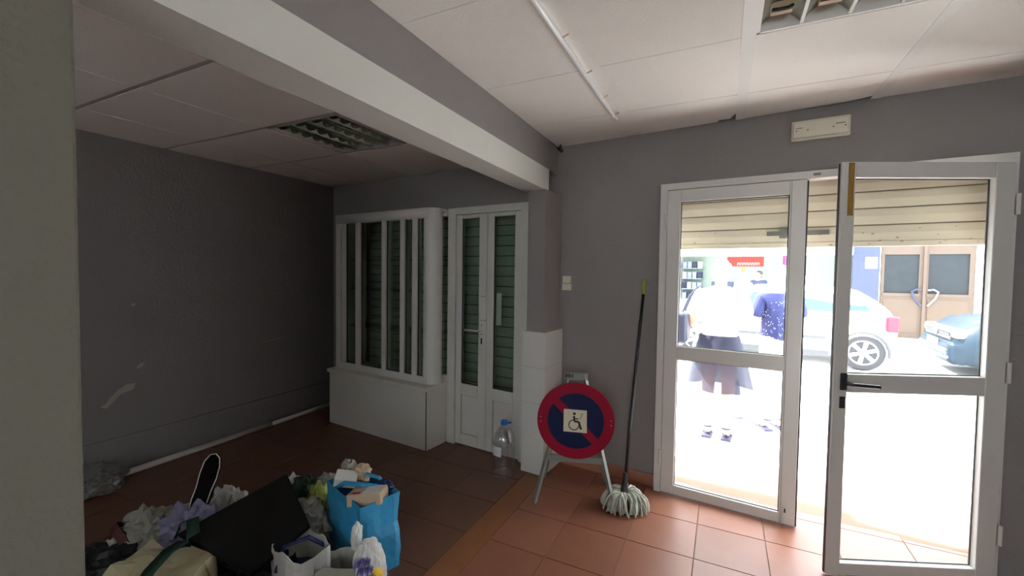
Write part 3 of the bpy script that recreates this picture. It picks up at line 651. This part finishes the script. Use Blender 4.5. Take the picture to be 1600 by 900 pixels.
# brown gates
for k, (a, c) in enumerate(((3.90, 4.745), (4.755, 5.66))):
    b = MB(); g0, g1 = a+.07, c-.10
    b.box(a, g0, .02, .10, -.05, 2.9); b.box(g1, c, .02, .10, -.05, 2.9); b.box(g0, g1, .02, .10, -.05, 1.1); b.box(g0, g1, .02, .10, 2.11, 2.9)
    gt = b.build('gate', 'gate_brown', fo)
    box('window_pane', 'gate_glass', gt, g0, g1, .05, .06, 1.1, 2.11); box('middle_rail', 'gate_brown', gt, g0-.03, g1+.03, .005, .02, 1.03, 1.11)
    box('lower_panel', 'gate_brown', gt, g0, g1, .008, .02, .10, .96)
    hs, sg_ = (4.70, -1) if k == 0 else (4.82, 1)
    MB().tube([(hs, -.02, 1.20), (hs+sg_*.10, -.04, 1.22), (hs+sg_*.19, -.04, 1.16), (hs+sg_*.14, -.04, 1.0), (hs, -.02, .80)], .022, 6).build('pull_handle', 'cloth_navy' if k == 0 else 'steel', gt)
box('gate_post', 'gate_brown', fo, 4.72, 4.78, -.03, .02, -.05, 2.9)
# ------------------------------------------------------------------ cars
def car(name, label, s_front, d_near, L, wd, H, paint, hatch):
    """car parallel to the street, nose towards -s"""
    r = empty(name, W(s_front, d_near, -.05), TH); tag(r, label, 'car')
    if hatch: st = [(0,.30,.55,.60),(.12,.24,.66,.70),(.5,.2,.76,.80),(.95,.2,.86,.92),(1.25,.2,.90,1.12),(1.65,.2,.92,1.38),(2.2,.2,.93,H),(2.8,.2,.95,H-.01),(3.2,.2,.97,H-.07),(3.42,.22,.97,H-.22),(3.6,.26,.95,1.02),(3.70,.30,.80,.84),(3.72,.36,.62,.66)]
    else: st = [(0,.28,.52,.58),(.06,.22,.66,.74),(.30,.2,.82,.90),(.9,.2,.92,1.0),(1.25,.2,.96,1.08),(1.7,.2,.98,1.38),(2.3,.2,1.0,H),(3.2,.2,1.02,H-.02),(3.8,.2,1.02,H-.15),(4.2,.25,1.0,1.06),(4.3,.32,.8,.86)]
    k_ = L/st[-1][0]; b = MB(); rings = []
    for (x, zl, zb, zt) in st:
        x *= k_; u = min(1, min(x, L-x)/.35); wq = wd/2*(.80+.20*u**.5)
        cab = max(0, zt-zb-.06)
        half = [(wq*.90, zl), (wq*.985, zl+.10), (wq, (zl+zb)/2+.02), (wq*.97, zb-.02), (wq*.93, zb), (wq*(.93-.22*min(1, cab/.45)), zt-.05 if cab > .02 else zb+(zt-zb)*.6), (wq*(.80-.22*min(1, cab/.45)), zt-.008), (wq*.35, zt)]
        ring = [b.bm.verts.new((x, wd/2-y, z)) for y, z in half] + [b.bm.verts.new((x, wd/2+y, z)) for y, z in half[::-1]]
        rings.append(ring)
    n = len(rings[0])
    for i in range(len(rings)-1):
        for k in range(n): b.bm.faces.new((rings[i][k], rings[i][(k+1) % n], rings[i+1][(k+1) % n], rings[i+1][k]))
    b.bm.faces.new(rings[0][::-1]); b.bm.faces.new(rings[-1])
    body = b.build('body', paint, r, smooth=True)
    # side windows on the near side and far side
    def side(x0, x1, x2, x3, z0, z1, nm='side_window'):
        for sg_ in (-1, 1):
            y0 = wd/2 + sg_*(wd/2*.935+.004); y1 = wd/2 + sg_*(wd/2*.735+.004)
            b = MB(); v = [b.bm.verts.new(p) for p in ((x0, y0, z0), (x1, y0, z0), (x2, y1, z1), (x3, y1, z1))]
            w_ = [b.bm.verts.new((p.co.x, p.co.y+sg_*.012, p.co.z)) for p in v]
            b.bm.faces.new(v); b.bm.faces.new(w_[::-1])
            for k in range(4): b.bm.faces.new((v[k], w_[k], w_[(k+1) % 4], v[(k+1) % 4]))
            b.build(nm, 'car_glass', body)
    if hatch:
        side(1.28*k_, 2.10*k_, 2.10*k_, 1.72*k_, .95, H-.09); side(2.18*k_, 2.98*k_, 2.90*k_, 2.18*k_, .96, H-.09); side(3.05*k_, 3.36*k_, 3.18*k_, 2.98*k_, .99, H-.13)
    else: side(1.4*k_, 2.3*k_, 2.3*k_, 1.85*k_, 1.02, H-.10); side(2.38*k_, 3.4*k_, 3.3*k_, 2.38*k_, 1.04, H-.10)
    for sg_ in (0, 1):
        y = -.004 if sg_ == 0 else wd-.016
        box('side_moulding', 'car_trim', body, .95*k_, (2.75 if hatch else 3.3)*k_, y, y+.02, .48, .53)
        box('sill', 'car_trim', body, .9*k_, 2.8*k_, y+.02, y+.06, .19, .28)
    wx = (.68*k_, 3.26*k_) if hatch else (.85*k_, 3.5*k_)
    for x in wx:
        for y, sg_ in ((.0, -1), (wd, 1)):
            yy = y - sg_*.09
            wh = MB().lathe([(.17, -.085), (.27, -.095), (.295, -.07), (.30, 0), (.295, .07), (.27, .095), (.17, .085)], 28).build('wheel', 'tyre', r, (x, yy, .30), rot=(R(90), 0, 0), smooth=True)
            rm = MB()
            zf = .092 if sg_ < 0 else -.092
            rm.lathe([(.20, -.01), (.205, .004), (.185, .006)], 28, (0, 0, zf), capt=False, capb=False)
            for q in range(6):
                a = q*math.pi/3+.3
                rm.prism([(.03*math.cos(a-1), .03*math.sin(a-1)), (.19*math.cos(a-.16), .19*math.sin(a-.16)), (.19*math.cos(a+.16), .19*math.sin(a+.16)), (.03*math.cos(a+1), .03*math.sin(a+1))], zf-.004, zf+.006, 'z')
            rm.lathe([(.05, -.005), (.05, .01)], 16, (0, 0, zf)); rm.build('rim', 'car_white' if hatch else 'rim', wh)
            MB().lathe([(.18, -.03), (.18, -.02)], 20, (0, 0, zf)).build('brake_disc', 'car_trim', wh)
            ar = MB(); ar.tube([(x+.34*math.cos(R(q)), y-sg_*.0, .30+.34*math.sin(R(q))) for q in range(-10, 191, 20)], .022, 6); ar.build('wheel_arch', 'car_trim', body)
    if hatch:
        for y in (.02, wd-.20): bevel(box('tail_light', 'tail_red', body, L-.18, L-.005, y, y+.18, .66, .92), .03)
        bevel(box('rear_bumper', 'car_white', body, L-.22, L+.05, .06, wd-.06, .30, .56), .05); box('bumper_strip', 'car_trim', body, L+.03, L+.06, .1, wd-.1, .44, .50)
        box('front_bumper', 'car_white', body, -.05, .2, .08, wd-.08, .26, .52)
        b = MB(); v = [b.bm.verts.new(p) for p in ((3.42*k_+.01, .28, H-.24), (3.42*k_+.01, wd-.28, H-.24), (3.60*k_+.015, wd-.2, 1.02), (3.60*k_+.015, .2, 1.02))]; b.bm.faces.new(v); o = b.build('rear_window', 'car_glass', body); q = o.modifiers.new('s', 'SOLIDIFY'); q.thickness = .01
    else:
        bevel(box('front_bumper', paint, body, -.07, .22, .09, wd-.09, .20, .57), .10, 4)
        for k in range(3): box('grille_bar', 'car_trim' if k % 2 else 'chrome', body, -.03, .06, .28, wd-.28, .60+k*.05, .63+k*.05)
        box('grille', 'car_trim', body, -.015, .1, .26, wd-.26, .58, .76)
        for y in (.10, wd-.38): bevel(box('headlight', 'lamp_clear', body, -.01, .22, y, y+.28, .62, .76), .03)
        for z in (.30, .42): box('bumper_strip', 'chrome' if z < .4 else 'car_trim', body, -.085, -.05, .15, wd-.15, z, z+.035)
        box('number_plate', 'plate', body, -.085, -.068, wd/2-.26, wd/2+.26, .44, .56)
        em_ = MB().tube([(-.04, wd/2+.085*math.cos(R(a)), .69+.085*math.sin(R(a))) for a in range(0, 361, 20)], .009, 6)
        em_.tube([(-.04, wd/2-.05, .75), (-.04, wd/2, .69), (-.04, wd/2+.05, .75)], .007, 6); em_.tube([(-.04, wd/2-.07, .72), (-.04, wd/2-.035, .62), (-.04, wd/2, .68), (-.04, wd/2+.035, .62), (-.04, wd/2+.07, .72)], .007, 6)
        em_.build('emblem', 'chrome', body)
        b = MB(); v = [b.bm.verts.new(p) for p in ((1.27*k_, .22, 1.09), (1.27*k_, wd-.22, 1.09), (1.72*k_, wd-.34, 1.375), (1.72*k_, .34, 1.375))]; b.bm.faces.new(v); o = b.build('windscreen', 'car_glass', body); q = o.modifiers.new('s', 'SOLIDIFY'); q.thickness = .02
    return r
car('car', 'white hatchback parked across the road', -.47, 6.0, 3.72, 1.65, 1.40, 'car_white', True)
car('car', 'dark blue car with round emblem parked behind the white hatchback', 3.92, 6.05, 4.3, 1.76, 1.42, 'car_blue', False)
# ------------------------------------------------------------------ people
def skin_obj(name, V, Eg, m, parent, sub=2):
    me = bpy.data.meshes.new(name); me.from_pydata([v[0] for v in V], Eg, []); o = link(name, me, parent)
    o.modifiers.new('skin', 'SKIN'); sd = o.modifiers.new('sub', 'SUBSURF'); sd.levels = sub; sd.render_levels = sub
    for i, v in enumerate(V):
        r = v[1]; me.skin_vertices[0].data[i].radius = r if isinstance(r, tuple) else (r, r)
    me.skin_vertices[0].data[0].use_root = True
    me.materials.append(MATS[m]); return o
def person(label, loc, rz, h, arms, m_top, m_bottom, m_hair, skirt=None, hairstyle='short', extra=None, face=False):
    r = empty('person', loc, rz); tag(r, label, 'person'); k = h/1.68
    V = [((0,0,.93), (.155,.115)), ((0,0,1.06), (.135,.10)), ((0,.0,1.24), (.155,.11)), ((0,-.005,1.38), (.10,.075)), ((0,0,1.44), .05), ((0,.012,1.50), .058), ((0,.022,1.56), (.078,.092)), ((0,.018,1.625), (.07,.085)), ((0,.01,1.665), .04)]
    E_ = [(i, i+1) for i in range(8)]
    def add(p, q, par):
        V.append((p, q)); E_.append((par, len(V)-1)); return len(V)-1
    for sx in (-1, 1):
        a = add((sx*.085, 0, .86), (.095,.10), 0); a = add((sx*.085, .01, .50), .060, a); c = add((sx*.082, -.015, .33), .055, a); a = add((sx*.08, -.01, .09), .036, c); a = add((sx*.085, .07, .035), (.036,.028), a); add((sx*.09, .15, .025), (.034,.018), a)
    for sx, (el, wr) in zip((-1, 1), arms):
        a = add((sx*.17, -.005, 1.365), .055, 3); a = add(el, .042, a); a = add(wr, .027, a)
        d = (Vector(wr)-Vector(el)).normalized(); sd = d.cross(Vector((0, 0, 1))).normalized()
        palm = Vector(wr)+d*.07; pi_ = add(tuple(palm), (.034,.018), a)
        for q in range(4):
            b0 = palm + sd*(q-1.5)*.018 + d*.035; f1 = add(tuple(b0), .0085, pi_); f2 = add(tuple(b0+d*.028+Vector((0,0,-.006))), .008, f1); add(tuple(b0+d*(.045+.006*(q in (1, 2)))+Vector((0,0,-.02))), .007, f2)
        th = add(tuple(Vector(wr)+d*.04+sd*.03*(-sx)), .010, a); add(tuple(Vector(wr)+d*.075+sd*.045*(-sx)), .008, th)
    V = [((p[0]*k, p[1]*k, p[2]*k), q) for p, q in V]
    skin_obj('body', V, E_, 'skin', r)
    # top: torso and sleeves
    T = [((0,0,.90), (.185,.145)), ((0,0,1.06), (.165,.13)), ((0,0,1.24), (.18,.135)), ((0,-.005,1.375), (.125,.095)), ((0,0,1.415), (.075,.07))]; TE = [(0,1),(1,2),(2,3),(3,4)]
    for sx, (el, wr) in zip((-1, 1), arms):
        T.append(((sx*.175, -.005, 1.36), .072)); TE.append((3, len(T)-1)); e2 = Vector((sx*.175, -.005, 1.36)).lerp(Vector(el), .8); T.append((tuple(e2), .062)); TE.append((len(T)-2, len(T)-1))
    T = [((p[0]*k, p[1]*k, p[2]*k), q) for p, q in T]
    top = skin_obj('top', T, TE, m_top, r)
    if skirt:
        wob = lambda a, j: 1 + (.05*math.sin(a*7)+.03*math.sin(a*4+1))*(j/5)
        MB().lathe([(.165, .98*k), (.185, .90*k), (.20, .80*k), (.205, .74*k)], 32, capb=False, capt=False, sy=.8).build('underskirt', m_bottom, r, smooth=True)
        MB().lathe([(.17, .985*k), (.195, .90*k), (.225, .78*k), (.25, .66*k), (.27, .56*k), (.285, .48*k)], 48, capb=False, capt=False, sy=.8, wob=wob).build('skirt', skirt, r, smooth=True)
    else:
        B = [((0,0,.94), (.17,.13)), ((0,0,.88), (.165,.13))]; BE = [(0,1)]
        for sx in (-1, 1):
            n0 = len(B); B += [((sx*.09,0,.80), (.10,.105)), ((sx*.088,.01,.50), .085), ((sx*.085,-.005,.16), .075)]; BE += [(1, n0), (n0, n0+1), (n0+1, n0+2)]
        skin_obj('trousers', [((p[0]*k, p[1]*k, p[2]*k), q) for p, q in B], BE, m_bottom, r)
    hb = MB(); hb.ell((0, -.012*k, 1.60*k), (.088, .098, .085)); hb.ell((0, -.045*k, 1.555*k), (.08, .065, .09))
    if hairstyle == 'bun': hb.ell((.02, -.10*k, 1.60*k), (.05, .045, .045)); hb.ell((.06, -.085*k, 1.61*k), (.035, .03, .05)); hb.ell((0, -.02, 1.665*k), (.06, .065, .035))
    else: hb.ell((0, -.02, 1.62*k), (.098, .10, .085))
    hb.build('hair', m_hair, r, smooth=True)
    if face or True:
        fc = MB(); fc.ell((0, .118*k, 1.545*k), (.012, .018, .02), 8, 6); fc.build('nose', 'skin', r, smooth=True)
        ey = MB()
        for sx in (-1, 1): ey.ell((sx*.030, .100*k, 1.572*k), (.011, .008, .007), 8, 6)
        ey.build('eyes', 'ink', r); MB().ell((0, .104*k, 1.505*k), (.022, .007, .006), 8, 6).build('mouth', 'sign_red', r)
        er = MB()
        for sx in (-1, 1): er.ell((sx*.083, .015*k, 1.555*k), (.010, .02, .03), 8, 6)
        er.build('ears', 'skin', r, smooth=True)
    for sx in (-1, 1):
        so = MB().prism([(sx*.085-.042, -.06), (sx*.085+.038, -.06), (sx*.085+.045, .06), (sx*.085+.048, .15), (sx*.085+.02, .20), (sx*.085-.03, .20), (sx*.085-.042, .12)], 0, .022, 'z').build('sandal', 'sandal', r)
        MB().lathe([(.043, .105), (.043, .118)], 14, (sx*.08, -.01, 0), capb=False, capt=False).build('ankle_strap', 'sandal', so)
        MB().tube([(sx*.085-.04, .06, .02), (sx*.085, .06, .065), (sx*.085+.045, .06, .02)], .005, 5).build('strap', 'sandal', so)
    return r, top
GZ = -.05
p1, _ = person('woman in white top and sheer dark skirt seen from behind', (-.02, 4.50, GZ), R(-4), 1.69, (((-.25,-.03,1.10), (-.21,.16,1.02)), ((.25,.02,1.10), (.16,.22,1.10))), 'cloth_white', 'cloth_navy', 'hair_blonde', 'skirt_sheer', 'bun')
hb = empty('handbag', (-.34, 4.46, GZ+.90), R(-4)); tag(hb, 'dark navy shoulder bag hanging on the left of the woman in white', 'bag')
o = MB().box(-.055, .055, -.16, .16, 0, .30).build('bag_body', 'bag_leather', hb); bevel(o, .04, 3)
for y in (-.07, .07): MB().tube([(.0, y, .29), (.06, y*.8, .45), (.13, y*.5, .545), (.15, 0, .56)], .008, 6).build('strap', 'bag_leather', hb)
p2, top2 = person('white-haired person in a blue dotted top seen from behind', (.50, 5.02, GZ), R(25), 1.64, (((-.26,.0,1.10), (-.20,.18,1.05)), ((.26,-.02,1.10), (.22,.16,1.05))), 'cloth_blue', 'cloth_white', 'hair_white')
random.seed(8); b = MB()
for k in range(320):
    a = random.uniform(0, 6.283); z = random.uniform(.92, 1.34); q = Vector((.178*math.cos(a), .138*math.sin(a), z*.976)); b.ell(q, (.0028, .0028, .0028), 6, 4)
tag(b.build('dots', 'dots_white', top2), kind='stuff')
p3, _ = person('woman in a pale pink top standing at the opposite shop', (*W(.75, 11.0)[:2], GZ), R(175), 1.62, (((-.25,.08,1.10), (-.08,.22,1.15)), ((.25,.08,1.10), (.08,.22,1.15))), 'cloth_pink', 'cloth_white', 'hair_white')
p4, _ = person('dark-haired person in dark clothes beside the woman in pink', (*W(1.10, 12.25)[:2], GZ), R(150), 1.70, (((-.25,.05,1.10), (-.15,.22,1.10)), ((.25,.05,1.10), (.15,.22,1.10))), 'cloth_navy', 'cloth_navy', 'hair_dark')
p5, _ = person('person in a blue top at the shop seen between the door leaves', (*W(2.25, 11.0)[:2], GZ), R(100), 1.55, (((-.25,.05,1.10), (-.15,.22,1.10)), ((.25,.05,1.10), (.15,.22,1.10))), 'cloth_blue', 'cloth_white', 'hair_white')
cn = empty('bollard', (.16, 5.22, GZ)); tag(cn, 'small grey cone-shaped bollard on the pavement', 'bollard')
MB().lathe([(.085, 0), (.085, .02)], 16).build('base', 'cone_grey', cn); MB().lathe([(.075, .02), (.02, .42), (.015, .43)], 16).build('cone', 'cone_grey', cn, smooth=True)
